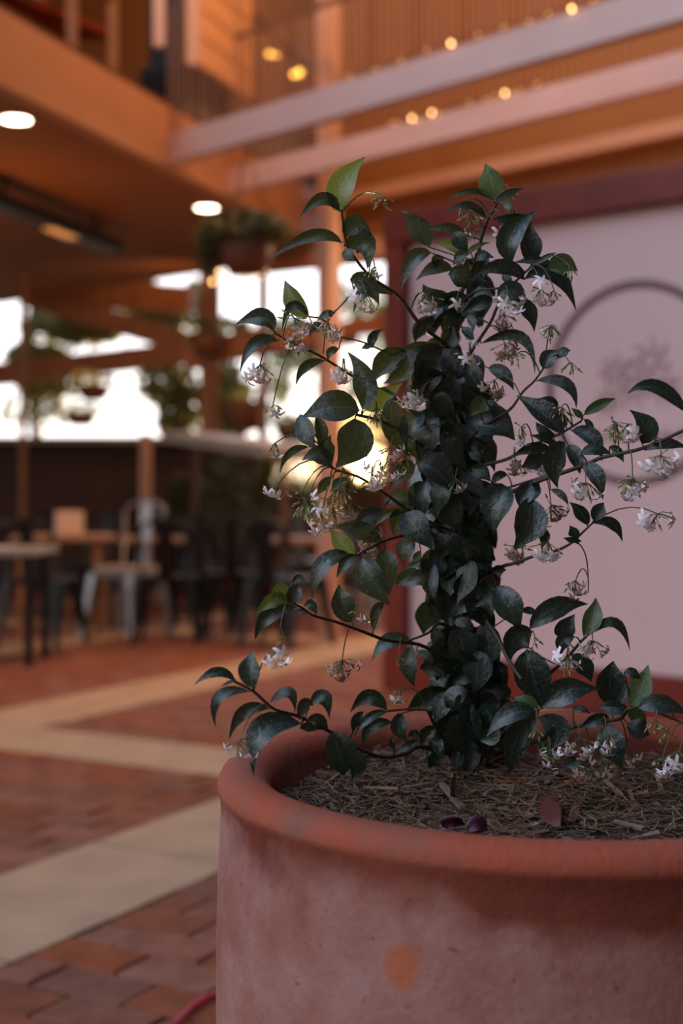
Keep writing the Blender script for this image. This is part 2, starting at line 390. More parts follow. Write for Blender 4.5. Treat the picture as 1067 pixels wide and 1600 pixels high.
LV['A'] = """738 322 735 190 850 48 125 g;722 312 640 255 525 345 62;735 470 590 432 392 545 60;748 440 805 380 885 440 105;745 485 850 470 860 598 112;752 500 770 530 800 560 60
775 648 860 665 917 775 98;975 722 860 705 790 815 62;572 832 505 750 455 652 92 g;575 830 490 775 440 905 42;400 900 340 835 212 870 85;425 950 310 965 236 1098 58
652 1048 555 1075 510 1168 46;700 812 655 820 615 850 36;885 985 885 935 937 890 46;720 990 680 1005 668 1048 40;650 905 605 880 578 935 50;835 1290 855 1150 765 1005 112
850 1290 925 1230 1028 1158 92 g;820 1290 690 1275 542 1325 145;800 1330 790 1450 705 1570 185;530 1310 560 1400 605 1480 92;608 1320 630 1400 620 1480 60;592 1440 530 1400 458 1425 52
685 1570 620 1510 540 1535 82;690 1540 660 1470 682 1412 66;575 1470 480 1495 430 1598 36"""
LV['B'] = """545 275 525 165 488 57 138 g;525 272 400 225 255 285 36;490 385 385 310 248 352 46;550 290 620 240 722 205 44;590 290 622 310 625 358 46 g;152 557 95 440 -15 342 128
370 490 270 440 133 462 56;350 612 290 548 183 540 62 g;360 620 430 555 522 530 34 g;165 590 55 640 -12 812 92;295 690 190 680 73 757 76;270 720 340 740 405 820 145;722 752 590 670 398 737 88
650 640 640 490 803 338 140;765 662 755 540 762 408 122;760 672 850 618 912 590 30;882 652 780 635 650 652 46;860 690 950 655 1038 700 120 g;722 748 900 725 1030 938 96
240 905 170 860 118 778 120;385 850 280 900 235 1000 135;530 880 450 885 338 962 82;560 850 650 825 742 905 112;640 895 740 930 780 1062 92;190 998 105 1040 72 1125 72
380 960 412 1000 415 1066 50;430 985 460 1000 462 1036 40;461 1132 700 1090 785 1310 66;470 742 480 660 505 585 62;300 468 340 520 384 592 92;200 600 200 640 188 692 70;530 390 640 382 724 358 50
350 1040 385 1070 420 1112 55;300 640 350 600 380 580 60;430 640 470 610 540 620 60;590 720 620 750 640 800 50"""
LV['Cc'] = """110 612 108 555 166 508 55;106 612 60 628 18 645 40;532 448 435 505 392 602 92;560 640 420 650 262 655 112;340 668 185 735 104 880 155;342 700 300 800 175 885 115;590 640 460 760 430 975 190
600 640 665 740 700 862 152;728 728 800 840 842 948 128;768 690 840 740 872 832 46;900 778 1005 820 1078 932 96;600 850 560 930 462 992 140;600 870 660 940 722 1002 135;730 500 770 540 802 592 62
585 640 640 560 655 485 150;560 640 530 600 480 590 70"""
LV['D'] = """612 342 500 365 368 475 112;600 400 530 450 398 505 92;778 246 732 292 690 356 96 g;700 400 840 400 965 505 185;740 330 810 288 882 312 62;640 560 720 528 792 542 78;365 660 480 690 588 838 165 d-3
420 760 390 860 402 1000 142;500 830 560 930 622 1072 182;640 700 690 820 680 972 165;937 800 860 900 838 1092 185 d-2;1052 860 1045 1020 958 1172 190;1068 780 1020 850 998 922 112;215 250 215 420 322 612 152
390 340 330 430 318 602 132;620 300 500 290 388 342 112;560 150 480 180 398 242 112;330 940 255 1000 218 1102 122;290 950 350 1040 462 1182 172 d-2;340 900 250 868 158 882 112;270 950 170 962 78 1062 50
130 940 60 970 -22 1042 92;560 540 500 570 428 622 72;680 580 722 600 752 658 60;700 680 760 700 817 762 92;920 720 860 728 813 802 52;380 620 330 578 283 575 42;350 660 270 700 188 812 112"""
LV['E'] = """196 64 235 0 284 -52 102;285 0 322 -40 366 -50 58;325 470 190 345 28 232 128 d-2;280 325 240 270 168 250 60;150 140 335 160 402 312 72;440 370 410 340 368 308 40 g;450 352 540 285 646 252 66 g;450 380 482 420 497 482 40
332 525 255 640 285 812 138 d-2;370 450 500 495 562 642 98;240 570 120 555 -5 622 70;280 545 200 500 108 480 46;200 600 130 640 58 682 102;440 670 525 730 567 882 100;430 600 520 568 622 602 72;610 550 662 580 697 652 60
350 540 390 620 422 722 92;170 790 110 840 48 942 112;90 908 95 1050 18 1197 158;160 1070 202 1110 180 1187 60;515 1017 540 950 572 900 88;510 1030 625 1032 690 1147 68;400 1120 388 1080 358 1043 66;470 1042 430 960 358 898 80
240 820 312 850 352 922 44;1095 345 900 185 720 218 88;810 532 830 430 733 322 128;830 575 960 535 1105 562 66;430 1140 370 1130 318 1120 36;300 330 330 400 290 430 40;150 400 210 460 280 480 60"""
LV['Ff'] = """905 735 835 675 768 588 98 g;1047 665 930 598 788 582 98 d-2;880 740 735 790 665 988 92;905 740 850 780 803 862 60;892 1110 838 1010 818 900 124;540 1005 450 985 343 1082 78 g;577 1025 425 1075 349 1208 78
545 1000 490 930 455 978 80 g;560 1005 568 950 603 898 88;555 895 600 860 637 922 36;692 1062 660 1008 622 1022 50;770 300 730 350 698 402 56;1060 490 980 520 878 592 80;862 310 812 350 788 402 60;640 1060 610 1050 560 1055 30"""
LV['Gg'] = """30 160 80 290 192 455 172;168 108 175 230 190 402 132;160 440 100 500 88 607 60;330 690 190 680 76 808 88;330 710 318 830 345 957 104;350 60 290 110 263 192 112;470 180 350 205 253 302 50;385 120 360 160 333 192 46
230 330 340 285 432 352 112;470 200 448 320 482 442 100;490 440 425 520 400 637 150;470 600 490 660 532 712 80;620 590 640 700 687 852 190 d-2;760 560 805 700 770 842 170;590 560 660 580 702 627 80;850 340 925 460 1002 612 168 d-2
1072 620 965 665 938 797 150;380 850 470 845 552 912 92;745 880 640 885 548 978 108 d-3;745 900 840 848 927 850 95;550 985 420 1025 298 1112 130 d-3;550 990 512 1080 468 1182 112 d-3;700 1020 640 1090 598 1182 132;360 740 420 775 452 822 62
700 140 730 230 720 337 182;560 170 570 290 560 402 192;740 140 800 155 847 182 80;830 250 870 238 912 240 66;850 1040 790 1065 738 1112 92;800 380 700 420 598 522 152;740 350 790 420 800 492 122;480 20 520 90 500 170 130;620 40 640 130 600 200 160"""
LV['H'] = """110 610 265 480 472 455 132;300 660 330 600 392 518 122;390 660 318 690 308 777 90;445 650 505 540 522 415 112 g;480 650 640 575 736 745 62;370 770 450 840 492 942 112;605 1080 610 930 632 810 172;740 1090 805 980 850 833 138 g
190 1100 330 1000 545 985 158 d-3;700 880 750 888 802 922 62;165 1140 85 1080 8 1038 98 g;380 1120 430 1108 492 1142 44;640 1080 680 1010 722 938 112;60 500 110 495 162 522 46;90 740 130 900 192 1112 215"""
LV['K'] = """360 240 245 232 122 342 92;362 250 265 350 235 527 118;370 250 465 310 432 402 150;710 245 640 262 568 302 58;700 280 728 380 772 492 130;800 280 850 308 908 332 96;805 215 730 200 662 200 70;800 205 850 238 892 292 70 g
855 205 960 185 1095 235 86;100 180 50 230 18 292 82;60 360 110 390 167 442 80;40 330 40 440 28 542 92;190 170 140 200 98 232 62;570 450 535 468 503 482 60;390 340 400 390 412 442 52;180 300 140 340 90 360 80;230 150 190 120 130 120 80"""
LV['I'] = """210 325 120 285 8 347 48;300 360 285 270 302 176 100;285 378 135 405 116 552 54;380 462 255 475 182 612 64;380 435 475 385 504 487 54;525 515 555 440 595 448 62;580 440 645 410 673 507 74;565 520 622 515 667 562 62
535 535 345 575 303 788 118;530 560 580 548 642 566 46;690 575 720 680 742 790 150;740 690 808 730 780 832 90;215 325 180 335 140 355 18"""
LV['J'] = """555 312 430 215 298 325 112;390 320 335 380 320 472 66;560 320 430 365 328 492 60;590 395 445 425 385 562 88;660 330 635 430 690 517 112;780 500 740 468 698 512 52;1067 450 930 510 818 685 130;900 440 830 470 778 562 92
780 520 700 560 598 602 62;940 620 880 650 848 722 102;600 580 590 530 602 493 42;1060 560 1040 650 1062 752 82;860 520 900 600 960 640 90"""
PL = {}; segs = []
for bn, (pts, r0, r1) in BR.items():
    w = [P(x,y,d+(.03 if bn in ('main','twin') else 0)) for x,y,d in pts]
    # resample smooth (Catmull-Rom)
    out = []
    for i in range(len(w)-1):
        p0, p1, p2, p3 = w[max(i-1,0)], w[i], w[i+1], w[min(i+2,len(w)-1)]
        for q in range(4):
            t = q/4
            out.append(.5*((2*p1)+(p2-p0)*t+(2*p0-5*p1+4*p2-p3)*t*t+(3*p1-p0-3*p2+p3)*t**3))
    out.append(w[-1]); PL[bn] = out
    for q in out: segs.append((*pix(q), q, bn))
def nearest(x, y):
    return min(segs, key=lambda s: (s[0]-x)**2+(s[1]-y)**2+(400 if s[3] in ('main','twin') else 0))
vine = empty('jasmine_vine', P(742,1215,1.66), 'flowering star jasmine with glossy dark leaves and white starry flowers, growing in the terracotta planter', 'plant')
FO = {bn: MB() for bn in BR}; TW = {bn: MB() for bn in BR}; cnt = {}
for bn in BR:
    TW[bn].tube(PL[bn], BR[bn][1], 8, r2=BR[bn][2])
for cr, txt in LV.items():
    ox, oy, s = CR[cr]
    for ln in txt.replace('\n', ';').split(';'):
        a = ln.split(); v = [float(q) for q in a[:7]]
        young = 'g' in a[7:]; dd = sum(float(q[1:]) for q in a[7:] if q[0] == 'd')/100
        bx, by, mx, my, tx, ty = [v[i]/s+(ox if i%2 == 0 else oy) for i in range(6)]
        # the traced middle lies on the centre line
        n_ = nearest(bx, by); dist = math.hypot(n_[0]-bx, n_[1]-by)
        Y = n_[2].y + dd - (.04 if n_[3] in ('main','twin') else 0) + R.uniform(-.02, .012) - (.0 if dist < 40 else .012)
        Lpx = math.hypot(tx-bx, ty-by); L_ = Lpx*Y/F
        tilt = R.uniform(-.35,.2)*L_
        pb, pm, pt = P(bx,by,Y), P(mx,my,Y+tilt*.5-.08*L_), P(tx,ty,Y+tilt)
        roll = R.uniform(-.45,.45); W = v[6]/s*Y/F/math.cos(roll)
        W = min(W, .62*max(L_, .03)+.004)
        FO[n_[3]].leaf(pb, pm, pt, W, roll=roll, fold=R.uniform(.2,.6), mi=1 if young else 0, wav=R.uniform(.01,.05))
        cnt[n_[3]] = cnt.get(n_[3],0)+1
        if dist < 85:
            mid = (pb+n_[2])/2+Vector((0,0,.002))
            TW[n_[3]].tube([n_[2], mid, pb], .0009, 5, r2=.0007, cap=False)
            T = (pm-pb).normalized(); 
# leaves packed round the stem, behind the front ones
def core(n, y0, y1, half, dmin, dmax, seed):
    q = random.Random(seed)
    for i in range(n):
        y = q.uniform(y0, y1); st = min(PL['main'], key=lambda p: abs(pix(p)[1]-y)); sx, sy = pix(st)
        h = half(y); x = sx+q.uniform(-.35,.35)*h; side = 1 if x > sx else -1
        Y = q.uniform(dmin, dmax)
        L_ = q.uniform(55,92); an = q.gauss(1.35, .5)
        tx, ty = x+side*math.cos(an)*L_*1., y+math.sin(an)*L_*.8
        if abs(tx-sx) > h: tx = sx+side*h*q.uniform(.6,1)
        dep = q.uniform(-.02,.03)
        FO['main' if i%2 else 'twin'].leaf(P(x,y,Y), P((x+tx)/2+side*6,(y+ty)/2-8,Y+dep*.5-.006), P(tx,ty,Y+dep), q.uniform(.024,.036), roll=q.uniform(-.9,.9), fold=q.uniform(.1,.4))
core(34, 560, 700, lambda y: 68, 1.60, 1.70, 3)
core(60, 690, 900, lambda y: 74, 1.60, 1.71, 4)
core(56, 880, 1060, lambda y: 62, 1.61, 1.72, 5)
core(40, 1050, 1160, lambda y: 70, 1.60, 1.74, 6)
core(16, 400, 540, lambda y: 50, 1.60, 1.66, 8)
core(30, 560, 1150, lambda y: 60, 1.545, 1.60, 9)
nice = {'main':'stem','twin':'stem'}
BO = {}
for bn in BR:
    BO[bn] = TW[bn].build(nice.get(bn,'branch'), M_twig, vine)
    if cnt.get(bn) or bn in ('main','twin'):
        FO[bn].build('foliage', [M_leaf, M_leafg], BO[bn])
# flower clusters: px, py, open flowers, buds, f=faded, depth shift cm
FL = """596 326 0 9;587 436 1 8;459 517 3 9;463 546 3 6;512 522 4 7;410 590 5 6;534 593 3 3;572 478 3 3;585 657 0 10;424 651 1 2;735 369 1 3;722 337 0 9;737 352 0 8;793 311 0 7;800 347 0 5
787 371 1 3;669 482 3 7;717 481 1 4;793 481 3 6 d-2;845 466 3 5;866 473 0 5;863 523 1 10;787 505 4 5 f;888 430 0 4;724 421 0 8;733 569 2 5 d-3;774 609 4 4 f;792 551 4 3 f;639 629 5 6 d-2;702 692 4 8 f;712 690 0 8
815 684 1 8;712 767 1 3 d-4;636 722 0 6;611 717 2 3;613 742 3 3;585 757 4 3;805 737 3 3 f;837 735 4 5;913 771 4 9 d-2;958 676 0 18;980 680 2 2;988 765 5 12;1030 728 5 6 d-8;1025 820 4 7 d-6;858 803 5 9 f;888 580 0 6
878 655 0 9;438 768 2 3;483 798 0 22;505 822 5 5;516 795 2 8;533 778 0 16;575 858 5 4 f;564 966 1 4;427 710 1 6;621 1040 0 3;626 1096 2 3;717 1093 2 4 d-2;746 1083 0 4;805 868 5 5 f;858 862 5 7;900 922 4 4 f
930 1015 3 9;888 1043 2 8 d-2;427 1030 2 5;534 1049 6 8 f;375 1173 2 5;857 1186 2 6 d-8;903 1167 5 7 d-8;951 1162 2 4 d-5;1032 1199 3 5 d-3;1061 1193 2 4 d-4;983 1196 2 3 f;857 1232 5 4 f;928 1222 7 5 f;948 1203 4 3 f;1026 1137 0 7;842 1150 0 3 d-8
806 570 0 5;545 800 1 8;520 812 2 10;598 740 2 2;470 785 0 6;835 1010 0 3;1040 1160 0 6;665 480 1 5;440 1000 0 2"""
def cluster(px, py, nf, nb, flags):
    ax, ay = px+R.uniform(-4,4), py-R.uniform(14,20)
    n_ = nearest(ax, ay); dd = sum(float(q[1:]) for q in flags if q[0] == 'd')/100
    Y = n_[2].y-.02+dd+(.04 if 'f' in flags else 0)
    A_ = P(ax, ay, Y); k = MB(); mp = 3 if 'f' in flags else 2
    # peduncle
    mid = (A_+n_[2])/2+Vector((0,-.004,.012))
    q = 2*mid-(A_+n_[2])/2
    k.tube([n_[2]*(1-t)**2+q*2*t*(1-t)+A_*t*t for t in (0,.2,.4,.6,.8,1)], .0009, 5, mi=0, r2=.0007)
    sp = .0068+.0005*(nf+nb*.5)
    for i in range(nf+nb):
        d = Vector((R.gauss(0,1), R.gauss(0,.8), R.gauss(-.9,.7))).normalized()
        ln = R.uniform(.5,1.15)*sp*1.15
        node = A_+d*ln*.4+Vector((R.uniform(-1,1),R.uniform(-1,1),R.uniform(-1,.4)))*.002
        e = A_+d*ln+Vector((0,0,-.0025))
        k.tube([A_, node, e], .00045, 4, mi=0, cap=False)
        T = (e-node).normalized()
        if i < nf:
            T = (T+Vector((R.uniform(-.5,.5),-.5+R.uniform(-.4,.4),-.2))).normalized()
            f0 = e+T*.006
            k.tube([e, e+T*.003, f0], .0007, 6, mi=mp, r2=.0013)
            a = T.orthogonal().normalized(); b = T.cross(a); ph = R.random()*6
            for j in range(5):
                an = ph+j*1.2566
                o = a*math.cos(an)+b*math.sin(an); s_ = b*math.cos(an)-a*math.sin(an)
                Lp = R.uniform(.0075,.0098); back = -T*R.uniform(.0,.004)
                p0 = f0; p1 = f0+o*Lp*.5+T*.001; p2 = f0+o*Lp+back+s_*.003
                pts = [p0-s_*.0006, p0+s_*.0006, p1-s_*.0017, p1+s_*.0024+T*.0006, p2-s_*.0009, p2+s_*.0022]
                k.poly(pts, [(0,1,3,2),(2,3,5,4)], mp, True)
        else:
            L_ = R.uniform(.003,.0075)
            k.tube([e, e+T*L_*.35, e+T*L_*.75, e+T*L_], .0014, 5, mi=1, r2=.0004)
            for sgn in (-1,1):
                sd = T.orthogonal().normalized()*sgn
                k.tube([e, e+sd*.0012+T*.0018], .0004, 4, mi=0, cap=False)
    k.build('flower_cluster', [M_green, M_bud, M_petal, M_petal2], BO[n_[3]])
for ln in FL.replace('\n', ';').split(';'):
    a = ln.split(); cluster(float(a[0]), float(a[1]), int(a[2])+(1 if int(a[2]) > 1 else 0), round(int(a[3])*1.35), a[4:])
SKY_F, SKY_B, SKY_L, EXPO = 2.6, .13, 4.2, 0
# ============================================================ THE FLOOR
A_ = Vector((.483,.876,0)); B_ = Vector((.876,-.483,0))
def AB(a, b, z=0): return A_*a+B_*b+Vector((0,0,z))
k = MB(); k.poly([(-16,-3,-.012),(12,-3,-.012),(12,26,-.012),(-16,26,-.012)], [(0,1,2,3)])
struct(k.build('ground', M_mortar))
bb = [(-2.607+1.965*i, -2.106+1.965*i) for i in range(-6,4)]
ab = [(-3.7,-3.24),(.23,.69),(4.16,4.62),(8.02,8.48),(11.95,12.4)]
k = MB()
for b0, b1 in bb:
    a0 = -4
    while a0 < 17:
        k.poly([AB(a0+.003,b0,.001),AB(a0+.003,b1,.001),AB(a0+.897,b1,.001),AB(a0+.897,b0,.001)], [(0,1,2,3)]); a0 += .9
for a0, a1 in ab:
    for (p0, p1), (q0, q1) in zip(bb, bb[1:]):
        k.poly([AB(a0,p1+.003,.001),AB(a0,q0-.003,.001),AB(a1,q0-.003,.001),AB(a1,p1+.003,.001)], [(0,1,2,3)])
struct(k.build('trim_1', M_conc), 'tan concrete bands crossing the brick paving in a grid')
k = MB(); r2 = random.Random(11); row = 0; a = -3.24; wa, lb = .138, .268
edges = sorted(ab)
for i in range(len(edges)-1):
    a0, a1 = edges[i][1], edges[i+1][0]; nr = max(1, round((a1-a0)/wa)); w = (a1-a0)/nr
    for (p0, p1), (q0, q1) in zip(bb, bb[1:]):
        b0, b1 = p1, q0; nb = round((b1-b0)/lb*2)/2; l = (b1-b0)/round(nb)
        for rr in range(nr):
            x = b0-(l/2 if rr%2 else 0)
            while x < b1-.01:
                s0, s1 = max(x,b0), min(x+l,b1); x += l
                c = AB(a0+(rr+.5)*w, (s0+s1)/2); 
                if c.y < 1.6: continue
                if not -1500 < pix(c)[0] < 2600: continue
                g = .004; j = lambda: r2.uniform(-.0022,.0022); h = r2.uniform(-.002,.0025)
                A0, A1 = a0+rr*w+g, a0+(rr+1)*w-g; S0, S1 = s0+g, s1-g; e = .004
                t = [AB(A0+e,S0+e,h+j()),AB(A0+e,S1-e,h+j()),AB(A1-e,S1-e,h+j()),AB(A1-e,S0+e,h+j())]
                u = [AB(A0,S0,-.006),AB(A0,S1,-.006),AB(A1,S1,-.006),AB(A1,S0,-.006)]
                k.poly(t+u, [(3,2,1,0)[::-1],(0,1,5,4)[::-1],(1,2,6,5)[::-1],(2,3,7,6)[::-1],(3,0,4,7)[::-1]])
struct(k.build('floor', M_brick), 'red brick paving in running bond')
# the hose by the planter
k = MB(); hp = [G(272,1606)+Vector((0,0,.006)), G(300,1583)+Vector((0,0,.012)), G(325,1567)+Vector((0,0,.012)), G(348,1558)+Vector((0,0,.008)), G(400,1545)+Vector((0,0,.006)), G(520,1500)+Vector((0,0,.006))]
k.tube(hp, .0065, 10)
tag(k.build('garden_hose', M_cord, loc=hp[2]), 'thin pink-red hose lying on the bricks beside the planter', 'hose')
# ============================================================ THE BUILDING
def rect_wall(a, b, z0, z1, th, mt, name, label=None):
    k = MB(); a = Vector((a[0],a[1],0)); b = Vector((b[0],b[1],0)); c = (a+b)/2; c.z = (z0+z1)/2
    an = math.atan2((b-a).y, (b-a).x)
    k.box(c, ((b-a).length, th, z1-z0), Matrix.Rotation(an,3,'Z'))
    return struct(k.build(name, mt), label)
HS = 3.2
f0 = Vector((-1.824,7.3,0)); fd = Vector((.624,1.75,0)).normalized(); fn = Vector((-fd.y, fd.x, 0))
def FL_(s, off=0, z=0): return f0+fd*s+fn*off+Vector((0,0,z))
k = MB(); sl = [FL_(-3.2,.06), FL_(5.1,.06), Vector((-.25,12.56,0)), Vector((-3.95,15.8,0)), Vector((-9.5,17,0)), Vector((-9.5,5,0))]
n = len(sl)
k.poly([p+Vector((0,0,HS)) for p in sl]+[p+Vector((0,0,HS+.36)) for p in sl], [tuple(reversed(range(n))), tuple(range(n,2*n))]+[(i,(i+1)%n,n+(i+1)%n,n+i) for i in range(n)])
struct(k.build('ceiling', M_soffit), 'dark brown soffit under the upper gallery')
k = MB(); k.bar(FL_(-3.2,0,HS+.19), FL_(5.15,0,HS+.19), .10, .40); struct(k.build('trim_2', M_fascia), 'salmon fascia of the upper gallery')
k = MB(); k.bar(FL_(-3.2,.02,HS+.405), FL_(5.15,.02,HS+.405), .14, .03); struct(k.build('trim_3', M_wood2), 'dark capping on the salmon fascia')
rect_wall(FL_(-4,3.0)[:2], FL_(6,3.0)[:2], HS+.36, 7.2, .15, M_wall2, 'wall_left', 'brown wall of the upper gallery')
rect_wall((-3.2,13.6), (.4,12.8), HS+.36, 7.2, .15, M_wall2, 'wall_back', 'ochre wall at the gallery end')
bd = Vector((.70,-.714,0)).normalized()
w0 = Vector((-.12,11.6,0)); rect_wall(w0[:2], (w0+bd*9)[:2], 2.95, 7.2, .2, M_wall, 'wall_right', 'ochre upper wall behind the pink beams')
k = MB(); k.bar(w0+bd*0+Vector((-.13,-.13,3.42)), w0+bd*9+Vector((-.13,-.13,3.42)), .12, .10); struct(k.build('trim_4', M_fascia), 'ledge along the ochre wall')
k = MB(); k.bar(w0+bd*0+Vector((-.12,-.12,2.98)), w0+bd*9+Vector((-.12,-.12,2.98)), .10, .16); struct(k.build('trim_5', M_col), 'lower lip of the ochre wall')
k = MB(); k.poly([(-9.5,8.2,7.2),(9,8.2,7.2),(9,17,7.2),(-9.5,17,7.2)], [(0,1,2,3)]); struct(k.build('roof', M_wall), 'ochre roof lining over the courtyard edge')
rect_wall((2.9,-4.5), (2.9,4.6), 0, 5.2, .2, M_wall2, 'wall_blocker_side', 'unseen brown wall added right of the planter to block light')  # out of view, added to keep sky light off the right side
rect_wall((-.6,-4.4), (2.9,-4.4), 0, 5.2, .2, M_wall2, 'wall_blocker_rear', 'unseen brown wall added behind the camera to block light')  # added behind the camera as a light blocker, never in frame
# handrail and far balusters of the gallery
hr = empty('gallery_handrail', FL_(2.5,0,HS+.4), 'dark sloping-looking handrail of the upper gallery with balusters, ending at a dark post', 'railing')
k = MB(); k.bar(FL_(-3,.02,4.70), FL_(4.72,.02,4.70), .07, .07); k.build('rail', M_wood2, hr)
k = MB(); k.bar(FL_(4.72,.02,HS+.42), FL_(4.72,.02,4.74), .08, .08, up=(0,1,0)); k.build('post', M_wood2, hr)
for i in range(34):
    s = 2.25+i*.072
    k = MB(); k.bar(FL_(s,.02,HS+.42), FL_(s,.02,4.02), .014, .014, up=(0,1,0)); k.build('baluster', M_ledge if i%3 else M_black, hr)
k = MB(); k.bar(FL_(2.2,.02,4.03), FL_(4.72,.02,4.03), .03, .02); k.build('mid_rail', M_wood2, hr)
# tiled screen and black cabinet on the gallery edge
def fpt(px, off=0):                                 # parameter s on the fascia line seen at column px
    r = (px-CX)/F; a, b = f0+fn*off, fd
    return (r*a.y-a.x)/(b.x-r*b.y)
s0, s1 = fpt(301,-.08), fpt(386,-.08)
sc_ = empty('tiled_screen', FL_(s0,-.08,3.9), 'warm-lit tan tiled screen board hanging beside the gallery rail', 'screen')
k = MB(); k.bar(FL_(s0,-.10,4.42), FL_(s1,-.10,4.42), .05, .92); k.build('board', mat('tan_tile', (.85,.47,.23), .6, .1, 4), sc_)
for i in range(1,5):
    k = MB(); k.bar(FL_(s0,-.130,3.96+i*.19), FL_(s1,-.130,3.96+i*.19), .008, .012); k.build('grout_line', M_fascia, sc_)
k = MB(); k.bar(FL_(s0-.03,-.1,3.94), FL_(s0-.03,-.1,5.2), .09, .06, up=(0,1,0)); k.build('edge_strip', M_beam, sc_)
s2, s3 = fpt(262,.2), fpt(300,.2)
cb = empty('black_cabinet', FL_(s2,.2,HS+.42), 'tall black cabinet standing on the gallery left of the tiled screen', 'cabinet')
k = MB(); k.bar(FL_(s2,.2,4.55), FL_(s3+.1,.2,4.55), .3, 1.1); k.build('body', M_black, cb, bevel=.01)
k = MB(); k.bar(FL_(s2-.1,.2,3.83), FL_(s3+.55,.2,3.83), .34, .34); k.build('base', M_black, cb, bevel=.01)
k = MB(); sq = fpt(249,.0); k.bar(FL_(sq,.0,3.98), FL_(sq,.0,5.2), .07, .06, up=(0,1,0)); k.build('side_strip', M_beam, cb)
# high chairs seen on the gallery at far left
ch = empty('gallery_chair', FL_(.0,.35,HS+.42), 'wooden chair with dark red seat standing on the gallery at the far left', 'chair')
for px in (113,177):
    s = fpt(px,.3); k = MB(); k.bar(FL_(s,.3,HS+.38), FL_(s,.3,4.62), .062, .062, up=(0,1,0)); k.build('leg', M_wood, ch)
for px in (10,60):
    s = fpt(px,.75); k = MB(); k.bar(FL_(s,.75,HS+.38), FL_(s,.75,4.4), .06, .06, up=(0,1,0)); k.build('leg', M_wood, ch)
k = MB(); sa, sb = fpt(60,.3), fpt(180,.3)
k.poly([FL_(sa-.5,.75,4.12),FL_(sb,.3,4.05),FL_(sb,.75,4.08),FL_(sa-.5,1.2,4.15),FL_(sa-.5,.75,4.17),FL_(sb,.3,4.10),FL_(sb,.75,4.13),FL_(sa-.5,1.2,4.2)], [(3,2,1,0),(4,5,6,7),(0,1,5,4),(1,2,6,5),(2,3,7,6),(3,0,4,7)])
k.build('seat', M_frame, ch)
k = MB(); k.bar(FL_(sa-.6,.3,4.33), FL_(sb,.3,4.33), .03, .07); k.build('rail', M_frame, ch)
# column and posts
def post(px, Y, r, z0, z1, mt, name, label):
    k = MB(); p = P(px,HY,Y); k.box((p.x,p.y,(z0+z1)/2), (r,r,z1-z0), Matrix.Rotation(-.79,3,'Z')); return struct(k.build(name, mt), label)
post(514, 9.55, .118, 0, 7.2, M_col, 'pillar', 'salmon square pillar rising past both galleries')
post(228, 13.5, .085, 0, 1.6, M_col, 'post_1', 'slim salmon post in front of the maroon boards')
post(36, 13.4, .05, 0, 3.2, M_wood, 'post_2', 'slim post at the far left')
post(411, 13.2, .07, 1.5, 3.2, M_perg, 'post_3', 'upper pergola post')
post(328, 14.6, .16, 0, 3.4, M_perg, 'post_4', 'dark pergola post')
# pink beams with rods and fairy lights
def beam_pair(sx, sy, Y, hgt, nm, label, rods_label):
    a = P(sx, sy, Y); a.z = HS; b = a+bd*6.2
    b.z = HS
    k = MB(); k.bar(a+Vector((0,0,hgt/2)), b+Vector((0,0,hgt/2)), .09, hgt); struct(k.build(nm, M_beam), label)
    e = empty('rod_screen', a+Vector((0,0,hgt)), rods_label, 'railing')
    for i in range(92):
        q = a+bd*(.1+i*.052); k = MB(); k.bar(q+Vector((0,0,hgt)), q+Vector((0,0,hgt+.95)), .0055, .0055, up=(0,1,0)); k.build('rod', M_fascia, e)
    k = MB(); k.bar(a+bd*.05+Vector((0,0,hgt+.96)), b+Vector((0,0,hgt+.96)), .03, .03); k.build('top_rail', M_wood2, e)
    return a
a1 = beam_pair(250, 262, 2133*2.15/503, .185, 'trim_6', 'pale pink painted beam, nearer of two', 'thin vertical rods standing on the nearer pink beam')
a2 = beam_pair(350, 305, 2133*2.15/460, .165, 'trim_7', 'pale pink painted beam, farther of two', 'thin vertical rods standing on the farther pink beam')
def on_beam(a, px, dz, off=-.07):
    r = (px-CX)/F; t = (r*a.y-a.x)/(bd.x-r*bd.y); return a+bd*t+Vector((off*.7,off*.7,dz))
def lights(a, pxs, dz, label, big):
    ps = [on_beam(a, x, dz+R.uniform(-.012,.012)) for x in pxs]
    e = empty('fairy_lights', ps[0], label, 'fairy lights')
    k = MB(); 
    k.tube([p+Vector((0,0,.012)) for p in ps], .003, 5); k.build('wire', M_black, e)
    for i, p in enumerate(ps):
        rr = .0085 if pxs[i] in big else .0024
        k = MB(); k.lathe(p, [(.0005,-rr*1.4),(rr*.8,-rr),(rr,0),(rr*.7,rr),(.0005,rr*1.4)], 8); k.build('bulb', M_bulb, e)
lights(a1, [560,600,640,680,718,760,800,840,870,906,940], .20, 'string of tiny warm bulbs along the top of the nearer pink beam', (718,906))
lights(a2, [625,632,655,663,686,695,745,770,785,800,812,822,850], .17, 'string of tiny warm bulbs along the top of the farther pink beam', (655,690,686,800))
# recessed downlights
for i, (px, py) in enumerate(((25,187),(323,325),(-160,98))):
    p = P(px, py, F*2.15/(HY-py)); e = empty('downlight', p, ('round glowing downlight in the soffit at upper left','round glowing downlight in the soffit beside the hanging planter','round glowing downlight in the soffit out at the near left')[i], 'ceiling light', 'recessed soffit downlights')
    e.location.z = HS
    k = MB(); k.lathe((p.x,p.y,HS), [(.082,-.001),(.098,-.006),(.102,-.001)], 32); k.build('ring', M_white, e)
    k = MB(); k.lathe((p.x,p.y,HS), [(.0005,-.008),(.05,-.007),(.084,-.002)], 32); k.build('lens', M_lamp, e)
    l = bpy.data.lights.new('downlight_beam','SPOT'); l.energy = 60; l.color = (1,.55,.24); l.spot_size = 2.6; l.spot_blend = .8; l.shadow_soft_size = .06
    o = bpy.data.objects.new('downlight_beam', l); o.location = (p.x,p.y,HS-.03); C.collection.objects.link(o)
